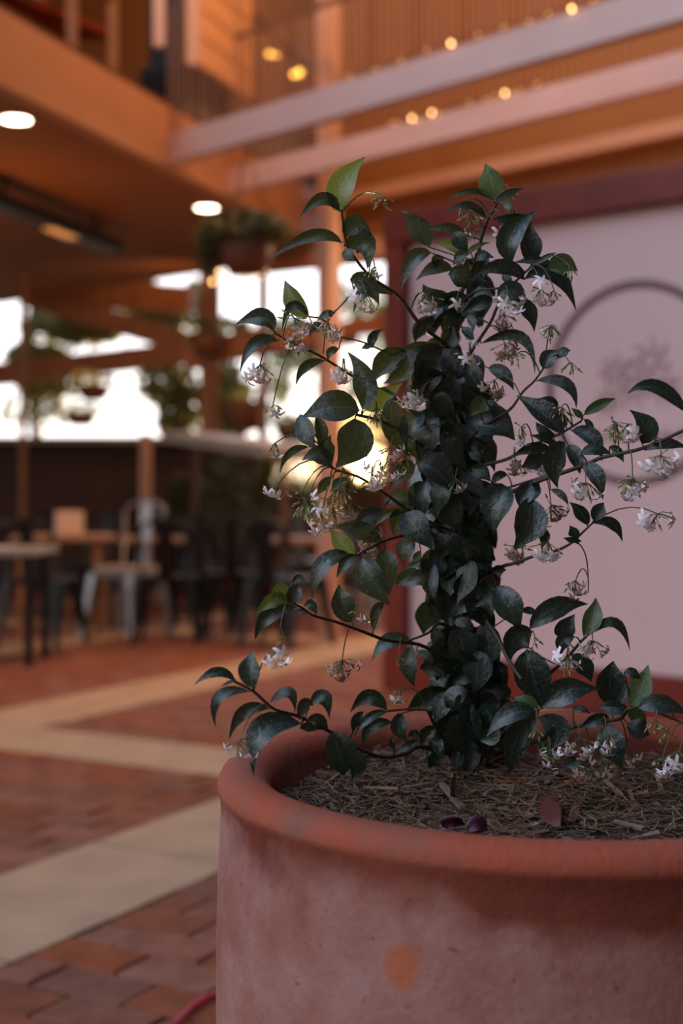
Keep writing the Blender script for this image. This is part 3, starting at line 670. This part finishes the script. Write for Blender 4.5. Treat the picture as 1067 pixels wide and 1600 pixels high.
# ceiling heater
h0, h1 = P(-30,292,9.2), P(176,374,11.2); h0.z = h1.z = HS-.16
e = empty('ceiling_heater', (h0+h1)/2, 'long black tube heater hung under the soffit with a dim amber glow', 'heater')
k = MB(); k.bar(h0, h1, .20, .10); k.build('body', M_black, e, bevel=.02)
for t in (.15,.85):
    q = h0.lerp(h1,t); k = MB(); k.bar(q, q+Vector((0,0,.16)), .03, .03, up=(0,1,0)); k.build('bracket', M_black, e)
k = MB(); q = h0.lerp(h1,.46); q2 = h0.lerp(h1,.66); k.bar(q+Vector((0,0,-.053)), q2+Vector((0,0,-.053)), .09, .008); k.build('glowing_element', M_heat, e)
# amber lamps high on the gallery
for i, (px, py, Y) in enumerate(((421,84,12.2),(431,86,12.6),(468,113,12.0),(460,116,12.4))):
    p = P(px,py,Y); rr = (.026,.018,.034,.026)[i]
    e = empty('amber_lamp', p, ('small amber lamp glowing high on the gallery, upper left of four','faint amber lamp right beside the upper left amber lamp','bright amber lamp beside the dark handrail post','amber lamp just left of the lamp by the handrail post')[i], 'lamp', 'amber gallery lamps')
    k = MB(); k.lathe(p, [(.0005,-rr),(rr*.8,-rr*.7),(rr,0),(rr*.8,rr*.7),(.0005,rr)], 12); k.build('bulb', M_bulb2, e)
    k = MB(); k.lathe(p, [(rr*.9,rr*.55),(rr*.5,rr*1.6),(.004,rr*2)], 12); k.build('lamp_cap', M_black, e)
    k = MB(); k.tube([p+Vector((0,0,rr*1.8)), Vector((p.x,p.y,7.2))], .003, 5); k.build('cord', M_black, e)
# ------------------------------------------------------------ the pink panel wall
p0 = Vector((.262,7.23,0)); pd = Vector((1.27,-1.12,0)).normalized(); pn = Vector((-pd.y,pd.x,0))
def PW(s, z, off=0): return p0+pd*s+pn*off+Vector((0,0,z))
k = MB(); k.bar(PW(.06,1.25,.02), PW(5,1.25,.02), .03, 2.3); struct(k.build('wall_front', M_pink), 'pale pink painted panel wall in a red-brown timber frame')
k = MB(); k.bar(PW(.06,0), PW(.06,2.49), .13, .10, up=pn); struct(k.build('trim_8', M_frame), 'red-brown timber post of the pink panel')
k = MB(); k.bar(PW(-.01,2.42), PW(5,2.42), .12, .165); struct(k.build('trim_9', M_frame, bevel=.008), 'red-brown timber head rail of the pink panel')
k = MB(); k.bar(PW(-.01,.11), PW(5,.11), .12, .20); struct(k.build('trim_10', M_frame), 'red-brown timber bottom rail of the pink panel')
def on_panel(px, py):
    r = (px-CX)/F; s = (r*p0.y-p0.x)/(pd.x-r*pd.y); q = PW(s,0,-.004); return s, HC-(py-HY)*q.y/F
ring = empty('panel_emblem', PW(*on_panel(992,590),-.004), 'dark thin ring with a faint floral sketch painted on the pink wall', 'emblem')
cs, cz = on_panel(990,598); RR = .455
k = MB(); N_ = 96; pts = []
for i in range(N_):
    a = i*2*math.pi/N_; wv = .0
    for r in (RR-.017, RR+.017): pts += [PW(cs+r*math.cos(a), cz+r*math.sin(a), .001), PW(cs+r*math.cos(a), cz+r*math.sin(a), -.005)]
fs = []
for i in range(N_):
    j = (i+1)%N_; a, b = i*4, j*4
    fs += [(a+1,b+1,b+3,a+3),(a,a+1,b+1,b)[::-1],(a+2,a+3,b+3,b+2)]
k.poly(pts, fs); k.build('ring', M_ink, ring)
def stroke(pts, w): 
    k2 = [PW(cs+x, cz+y, -.004) for x, y in pts]
    for a, b in zip(k2, k2[1:]): kk.bar(a, b, .004, w, up=(0,0,1))
kk = MB()
for cx_, cy_, rr in ((-.10,.06,.09),(.08,.10,.11),(.16,-.03,.08),(-.14,-.08,.07),(.0,-.02,.10)):
    for j in range(7):
        a0 = j*.9
        stroke([(cx_+rr*(.35+.65*t)*math.cos(a0+t*.7), cy_+rr*(.35+.65*t)*math.sin(a0+t*.7)) for t in (0,.3,.6,1)], .007)
    stroke([(cx_+rr*.35*math.cos(t*.7), cy_+rr*.35*math.sin(t*.7)) for t in range(10)], .007)
kk.build('flower_sketch', M_ink2, ring)
kk = MB()
for j in range(9):
    x = -.28+j*.07; stroke([(x,-.26),(x+.02,-.22),(x+.035,-.26),(x+.05,-.23)], .007)
kk.build('brush_marks', M_ink2, ring)
# ============================================================ FENCE, PERGOLA, GARDEN
fa, fb = P(-700,HY,14.0), P(398,HY,14.0)
k = MB(); k.bar(Vector((fa.x,14,.76)), Vector((fb.x,14,.76)), .1, 1.52)
struct(k.build('wall_far', M_fence), 'dark maroon board wall behind the tables')
for i in range(26):
    pass
k = MB(); k.bar(Vector((fa.x,13.9,1.55)), Vector((fb.x,13.9,1.55)), .4, .06); struct(k.build('trim_11', M_ledge), 'grey ledge on top of the maroon wall')
k = MB(); k.bar(Vector((fb.x,14.4,.5)), Vector((2.4,14.0,.5)), .1, 1.0); struct(k.build('wall_low', M_fence), 'low dark wall closing the garden side')
k = MB(); a, b = P(296,683,11.3), P(462,706,10.2); k.bar(a, b, .55, .085)
bar = empty('bar_counter', Vector((a.x,a.y,0)), 'grey-topped bar counter on thin posts behind the tables', 'counter'); k.build('counter_top', M_ledge, bar)
for t in (.05,.9):
    q = a.lerp(b,t); k = MB(); k.bar(Vector((q.x,q.y,0)), q, .06, .06, up=(0,1,0)); k.build('leg', M_wood2, bar)
def pbeam(ax, ay, Ya, bx, by, Yb, w, h, mt, i):
    k = MB(); k.bar(P(ax,ay,Ya), P(bx,by,Yb), w, h); struct(k.build('beam_%d' % i, mt), 'pergola beam')
pbeam(40,462,15.2, 345,552,15.2, .14, .24, M_perg, 1)
pbeam(-60,592,15.5, 560,520,14.9, .14, .25, M_perg, 2)
pbeam(90,455,15.0, 300,470,14.8, .12, .30, M_wood, 3)
pbeam(285,560,14.7, 420,530,14.7, .12, .30, M_perg, 4)
pbeam(395,420,12.9, 620,396,12.5, .10, .12, M_fascia, 5)
pbeam(395,540,14.8, 620,500,14.8, .12, .18, M_fascia, 6)
def clump(k, c, rx, ry, rz, n, sz, q, mi=0):
    for i in range(n):
        while True:
            d = Vector((q.uniform(-1,1), q.uniform(-1,1), q.uniform(-1,1)))
            if d.length < 1: break
        p = c+Vector((d.x*rx, d.y*ry, d.z*rz))
        u = Vector((q.gauss(0,1),q.gauss(0,1),q.gauss(0,1))).normalized(); v = u.orthogonal().normalized()
        s = sz*q.uniform(.6,1.4)
        k.poly([p-u*s, p+v*s*.45, p+u*s, p-v*s*.45], [(0,1,2,3)], mi)
def tree(px, Y, blobs, n, label, seed, mt=M_leafbg):
    q = random.Random(seed); b = P(px,HY,Y); b.z = 0
    e = empty('garden_tree', b, label, 'tree', 'trees beyond the wall')
    k = MB(); k.tube([b, b+Vector((.05,0,1.5)), b+Vector((-.04,0,3)), b+Vector((.1,0,4.2))], .09, 8, r2=.04)
    k.build('trunk', M_wood2, e); k = MB()
    for bx, by, rx, ry, dn in blobs:
        c = P(bx,by,Y); k2 = Y/F; clump(k, c, rx*k2, .7, ry*k2, int(n*dn), .085, q)
        k.tube([b+Vector((0,0,2)), (b+Vector((0,0,2.4))+c)/2, c], .03, 5, r2=.01)
    k.build('crown', mt, e)
tree(52, 17, [(115,512,85,26,1.0),(60,560,50,24,.5),(95,598,90,26,.45),(60,640,60,30,.22),(150,500,60,14,.35),(190,470,30,12,.2),(230,560,50,12,.25)], 620, 'leafy tree beyond the wall behind the slim far left post', 1)
tree(322, 16.5, [(250,492,50,26,.55),(262,600,45,40,.6),(280,650,36,45,.55),(350,610,42,45,.6),(360,660,30,40,.5),(340,508,60,9,.22),(305,470,10,30,.12),(225,465,30,30,.35)], 600, 'leafy tree beyond the wall behind the dark pergola post', 2)
tree(660, 20.5, [(560,470,60,30,.45),(620,520,55,40,.6),(470,560,40,24,.35),(560,600,24,30,.15),(610,655,30,24,.3),(455,507,45,12,.2),(430,600,26,50,.3),(470,670,40,16,.3)], 600, 'leafy tree beyond the low wall behind the salmon pillar', 3)
def shrub(px, Y, w, h, label, seed, n=500):
    q = random.Random(seed); b = P(px,HY,Y); b.z = 0
    e = empty('potted_shrub', b, label, 'potted shrub', 'shrubs behind the tables')
    k = MB(); k.lathe(b, [(.02,0),(.13,0),(.19,.34),(.20,.38),(.17,.38),(.16,.32)], 20); k.build('pot', M_terra_bg, e)
    k = MB(); clump(k, b+Vector((0,0,.35+h/2)), w/2, w/2, h/2, n, .06, q); k.build('foliage', M_shrub, e)
    k = MB(); k.tube([b+Vector((0,0,.3)), b+Vector((0,0,.35+h*.6))], .02, 6); k.build('stem', M_wood2, e)
shrub(350, 12.6, .5, 1.1, 'bushy potted shrub behind the tables under the grey counter top', 4, 700)
shrub(418, 13.2, .5, .75, 'bushy potted shrub nearest the salmon pillar', 5, 500)
shrub(290, 13.3, .45, .9, 'potted shrub before the maroon wall right of the slim salmon post', 6, 450)
q = random.Random(77); hb = P(500,HY,15.2); hb.z = 0
e = empty('garden_hedge', hb, 'loose hedge beyond the low wall with the low sun shining through it', 'hedge')
k = MB()
for hx, hy, rx, ry, n_ in ((400,735,30,40,420),(450,705,60,14,420),(520,735,22,45,420),(480,775,130,26,900),(575,778,50,26,420),(540,698,22,10,60),(606,742,12,24,80),(546,748,12,20,60),(650,700,26,70,600),(600,690,30,10,50),(440,740,30,30,90),(556,705,14,8,25)):
    clump(k, P(hx,hy,15.2), rx*15.2/F, .3, ry*15.2/F, n_, .06, q)
k.build('foliage', M_leafbg, e)
for tx in (-.9,-.4,.1,.5):
    kk = MB(); kk.tube([hb+Vector((tx,0,0)), hb+Vector((tx+.05,0,.7)), hb+Vector((tx,.03,1.3))], .02, 6); kk.build('stem', M_wood2, e)
def planter(c, r, hgt, top, label, seed, leafs, mt, sp=1.0, droop=0, group='hanging planters in the pergola'):
    q = random.Random(seed); e = empty('hanging_planter', c, label, 'hanging planter', group)
    k = MB(); k.lathe(c, [(.01,-hgt),(r*.55,-hgt),(r*.86,-hgt*.55),(r,0),(r*.9,0),(r*.75,-hgt*.4)], 24); k.build('pot', M_terra_bg, e)
    k = MB(); clump(k, c+Vector((0,0,.05+.0)), r*1.35*sp, r*1.2*sp, r*.6, leafs, .042, q)
    if droop: clump(k, c+Vector((-r*1.25,0,-.06)), r*.45, r*.5, r*1.0, leafs//3, .04, q)
    k.build('foliage', mt, e)
    for j in range(3):
        a = j*2.094; k = MB(); k.tube([c+Vector((r*.95*math.cos(a), r*.95*math.sin(a), 0)), Vector((c.x,c.y,min(c.z+.6,(c.z+top)/2+.1)))], .004, 5); k.build('hanger_cord', M_wood2, e)
    k = MB(); k.tube([Vector((c.x,c.y,min(c.z+.6,(c.z+top)/2+.1))), Vector((c.x,c.y,top))], .007, 5); k.build('rope', M_wood2, e)
planter(P(384,372,8.75), .19, .24, 4.0, 'big hanging planter with trailing leaves beside the soffit downlight, nearest of the hanging planters', 21, 900, M_leafyel, 1.15, 1)
planter(P(322,520,14.3), .18, .24, 3.35, 'brown hanging planter before the dark pergola post', 22, 120, M_leafbg)
planter(P(146,602,14.3), .19, .16, 3.15, 'shallow hanging planter left of centre against the bright sky', 23, 60, M_leafbg)
planter(P(126,645,14.6), .18, .14, 3.15, 'lowest small hanging planter against the bright sky', 24, 60, M_leafbg)
planter(P(384,628,14.3), .22, .3, 3.3, 'brown hanging planter lower right of the dark pergola post', 25, 160, M_leafbg)
planter(P(455,668,14.3), .18, .14, 3.3, 'small hanging planter near the bright gap above the grey counter', 26, 100, M_leafbg)
k = empty('fairy_lights', P(350,432,8.9), 'string of small amber bulbs hanging below the big hanging planter', 'fairy lights'); e = k
ps = [P(332,440,8.9),P(342,425,8.9),P(356,428,8.9),P(368,432,8.9),P(386,434,8.9),P(402,430,8.9),P(417,424,8.9)]
k = MB(); k.tube([P(384,418,8.9)]+ps, .003, 5); k.build('wire', M_black, e)
for i, p in enumerate(ps):
    k = MB(); rr = (.012,.011,.006,.006,.006,.005,.004)[i]; k.lathe(p, [(.0005,-rr*1.4),(rr,0),(.0005,rr*1.4)], 8); k.build('bulb', M_bulb, e)
# ============================================================ TABLES AND CHAIRS
def table(px, Y, w, d, h, rz, mt, label, legmt=M_wood2, splay=0):
    b = P(px,HY,Y); b.z = 0; e = empty('cafe_table', b, label, 'table', 'cafe tables'); M = Matrix.Rotation(rz,3,'Z')
    k = MB(); k.box(b+Vector((0,0,h-.02)), (w,d,.04), M); k.build('table_top', mt, e, bevel=.005)
    for sx in (-1,1):
        for sy in (-1,1):
            k = MB(); k.bar(b+M@Vector((sx*(w/2-.07+splay),sy*(d/2-.07),0)), b+M@Vector((sx*(w/2-.07),sy*(d/2-.07),h-.04)), .045, .045, up=(0,1,0)); k.build('leg', legmt, e)
    return e
table(20, 13.0, 1.1, .7, .76, 0, M_wood2, 'farthest brown table at the left edge before the maroon wall')
table(100, 10.0, .68, .6, .72, .05, M_table, 'wooden table holding the small white box, with an orange-brown leg', M_wood)
table(12, 8.3, .5, .6, .70, 0, M_tabgrey, 'pale grey-topped table cut by the left frame edge', M_black)
table(236, 10.35, .48, .45, .69, 0, M_table, 'pale wooden table between the grey tall chair and the black chairs', M_black)
table(470, 10.6, .44, .5, .68, 0, M_table, 'wooden table whose top ends at the salmon pillar', M_black)
bx = P(108,HY,9.95); bx.z = .722
e = empty('menu_box', bx, 'small white and orange box standing on the wooden table at left', 'box')
k = MB(); k.box(bx+Vector((0,0,.085)), (.19,.10,.17), Matrix.Rotation(.5,3,'Z')); k.build('box_body', M_white, e, bevel=.008)
k = MB(); k.box(bx+Vector((-.03,-.055,.10)), (.10,.006,.09), Matrix.Rotation(.5,3,'Z')); k.build('orange_label', M_orangecard, e)
def make_chair(name, loc, rz, mt, label, tall=1.0, cushion=None):
    e = empty(name, Vector((0,0,0)), label, 'chair', 'metal cafe chairs'); S = .18
    k = MB(); k.box((0,0,.45), (.37,.37,.025)); k.box((0,0,.432), (.34,.34,.02)); k.build('seat', mt, e, bevel=.01)
    for sx in (-1,1):
        for sy in (-1,1):
            k = MB(); k.bar((sx*.22,sy*.23,0), (sx*.165,sy*.165,.45), .03, .03, up=(0,1,0), w2=.06, h2=.05); k.build('leg', mt, e)
    hb = .45+.40*tall; k = MB(); pts = []
    for t in range(13):
        a = math.pi*t/12; pts.append((-.17*math.cos(a), .17+.05*math.sin(a)*1.0+.03, hb-.09+.09*math.sin(a)))
    k.tube([(-.165,.165,.45)]+pts+[(.165,.165,.45)], .014, 8); k.build('back_frame', mt, e)
    k = MB(); k.bar((0,.18,.45), (0,.245,hb-.01), .10, .008, up=(0,1,0)); k.build('back_splat', mt, e)
    k = MB(); k.bar((-.19,-.19,.25),(.19,.19,.25),.015,.012); k.bar((.19,-.19,.25),(-.19,.19,.25),.015,.012); k.build('cross_brace', mt, e)
    if cushion:
        k = MB(); k.box((0,0,.485), (.33,.33,.045)); k.build('cushion', cushion, e, bevel=.015)
    e.location = loc; e.rotation_euler = (0,0,rz); return e
def gp(px, Y): p = P(px,HY,Y); p.z = 0; return p
base = make_chair('metal_chair', gp(66,9.15), 2.9, M_black, 'black metal chair nearest at left, before the grey-topped table')
for px, Y, rz, lab in ((264,9.4,3.14,'front black metal chair just right of the grey tall chair'),
    (366,9.75,3.1,'front black metal chair in the middle of the cluster'),
    (448,9.2,2.5,'black metal chair nearest the salmon pillar, before its table'),
    (312,10.55,.1,'black metal chair in the second row, between the two front middle chairs'),
    (410,9.95,3.1,'black metal chair in the second row, before the wooden table by the pillar'),
    (258,11.2,.2,'rear black metal chair right of the slim wooden post'),
    (345,11.9,.1,'rear black metal chair before the bushy shrub'),
    (76,11.4,.2,'black metal chair in the shade behind the box table'),
    (150,10.7,-.2,'black metal chair tucked at the right of the box table')):
    dup(base, gp(px,Y), rz, lab)
make_chair('tall_metal_chair', gp(198,9.75), -.5, M_grey, 'grey metal chair with tall open back and pale cushion beside the slim post', 1.3, M_tabgrey)
make_chair('blue_grey_chair', gp(568,10.3), 2.6, M_bluegrey, 'blue-grey metal chair just right of the salmon pillar')
make_chair('blue_grey_chair', gp(478,11.5), 2.9, M_bluegrey, 'blue-grey metal chair just left of the salmon pillar')
# ============================================================ LIGHT
def area(loc, tgt, size, en, col, name):
    l = bpy.data.lights.new(name,'AREA'); l.energy = en; l.color = col; l.size = size; l.shape = 'DISK'
    o = bpy.data.objects.new(name, l); C.collection.objects.link(o); o.location = loc
    o.rotation_euler = (Vector(tgt)-Vector(loc)).to_track_quat('-Z','Y').to_euler(); return o
WARM = (1,.46,.15)
area((2.6,8.0,6.4), (2.2,11,4.0), .5, 40, WARM, 'wall_lamp')
area((.2,7.2,6.3), (-1,9.5,3.2), .5, 110, (1,.5,.22), 'gallery_lamp')
area((-3.0,9.8,6.2), (-3.5,10.5,4.0), .4, 16, WARM, 'gallery_room_lamp')
area((-1.2,12.0,6.5), (-1,13,4.5), .4, 18, WARM, 'gallery_end_lamp')
area((.9,10.0,2.9), (.2,9.6,0), .3, 45, (1,.55,.28), 'terrace_lamp')
area((-1.6,12.6,2.75), (-1.9,15,2.0), .4, 7, (1,.55,.28), 'pergola_fill')  # added fill that brightens the pergola beams, not a fixture
area((-2.6,9.0,1.9), (-2.6,9.6,3.2), .4, 10, (1,.5,.2), 'soffit_fill')  # upward fill added to warm the soffit, no lamp hangs here
sun = bpy.data.lights.new('sun','SUN'); sun.energy = 12; sun.color = (1,.60,.26); sun.angle = .02
so = bpy.data.objects.new('sun', sun); C.collection.objects.link(so)
SD = Vector(((566-CX)/F, 1, (HY-724)/F)).normalized()
so.rotation_euler = SD.to_track_quat('Z','Y').to_euler(); so.location = (0,20,5)
w = bpy.data.worlds.new('sky'); C.world = w; w.use_nodes = True; nt = w.node_tree; N = nt.nodes; L = nt.links
bg = N['Background']; tc = N.new('ShaderNodeTexCoord')
nrm = N.new('ShaderNodeVectorMath'); nrm.operation = 'NORMALIZE'; L.new(tc.outputs['Generated'], nrm.inputs[0])
sp = N.new('ShaderNodeSeparateXYZ'); L.new(nrm.outputs[0], sp.inputs[0])
def mth(op, a, b=None, cl=False):
    n = N.new('ShaderNodeMath'); n.operation = op; n.use_clamp = cl
    for i, v in enumerate((a, b)):
        if v is None: continue
        if isinstance(v, (int, float)): n.inputs[i].default_value = v
        else: L.new(v, n.inputs[i])
    return n.outputs[0]
el = N.new('ShaderNodeValToRGB'); L.new(mth('MAXIMUM', sp.outputs['Z'], 0), el.inputs[0])
el.color_ramp.elements[0].color = (1,.93,.86,1); el.color_ramp.elements[1].color = (.55,.70,1,1); el.color_ramp.elements[1].position = .7
e2 = el.color_ramp.elements.new(.25); e2.color = (.90,.90,.98,1)
dt = N.new('ShaderNodeVectorMath'); dt.operation = 'DOT_PRODUCT'; L.new(nrm.outputs[0], dt.inputs[0]); dt.inputs[1].default_value = SD
up_ = mth('POWER', mth('MAXIMUM', mth('ADD', mth('ADD', mth('MULTIPLY', sp.outputs['Z'], .58), mth('MULTIPLY', sp.outputs['Y'], -.38)), mth('MULTIPLY', sp.outputs['X'], -.72)), 0), 7.)
fwd = mth('POWER', mth('MULTIPLY', mth('ADD', dt.outputs['Value'], 1.), .5, True), 5.)
glow = mth('POWER', mth('MAXIMUM', dt.outputs['Value'], 0), 900.)
core_ = mth('POWER', mth('MAXIMUM', dt.outputs['Value'], 0), 22000.)
glw = mth('MINIMUM', mth('MULTIPLY', glow, 1.6), 1.)
mw = N.new('ShaderNodeMix'); mw.data_type = 'RGBA'; L.new(glw, mw.inputs[0]); L.new(el.outputs[0], mw.inputs[6]); mw.inputs[7].default_value = (.62,.36,.15,1)
stren = mth('ADD', mth('MULTIPLY', fwd, SKY_F), SKY_B)
stren = mth('ADD', stren, mth('MULTIPLY', up_, SKY_L))
stren = mth('MULTIPLY', stren, mth('ADD', mth('MULTIPLY', mth('GREATER_THAN', sp.outputs['Z'], -.01), .92), .08))
m1 = N.new('ShaderNodeVectorMath'); m1.operation = 'SCALE'; L.new(mw.outputs[2], m1.inputs[0]); L.new(stren, m1.inputs['Scale'])
m2 = N.new('ShaderNodeVectorMath'); m2.operation = 'SCALE'; m2.inputs[0].default_value = (1,.62,.25); L.new(mth('ADD', mth('MULTIPLY', glow, .3), mth('MULTIPLY', core_, 60.)), m2.inputs['Scale'])
m3 = N.new('ShaderNodeVectorMath'); m3.operation = 'ADD'; L.new(m1.outputs[0], m3.inputs[0]); L.new(m2.outputs[0], m3.inputs[1])
L.new(m3.outputs[0], bg.inputs[0]); bg.inputs[1].default_value = 1
# ============================================================ CAMERA
cam = bpy.data.cameras.new('camera'); co = bpy.data.objects.new('camera', cam); C.collection.objects.link(co); C.camera = co
co.location = (0,0,HC); co.rotation_euler = (math.pi/2,0,0)
cam.sensor_fit = 'VERTICAL'; cam.sensor_height = 36; cam.lens = 36*F/1600; cam.shift_y = -(800-HY)/1600
cam.dof.use_dof = True; cam.dof.focus_distance = 1.47; cam.dof.aperture_fstop = 3.0; cam.clip_start = .05
v = C.view_settings; v.view_transform = 'Standard'; v.look = 'None'; v.exposure = EXPO; v.gamma = 1; v.use_curve_mapping = False
C.cycles.use_denoising = True; C.cycles.max_bounces = 6; C.cycles.sample_clamp_indirect = 6
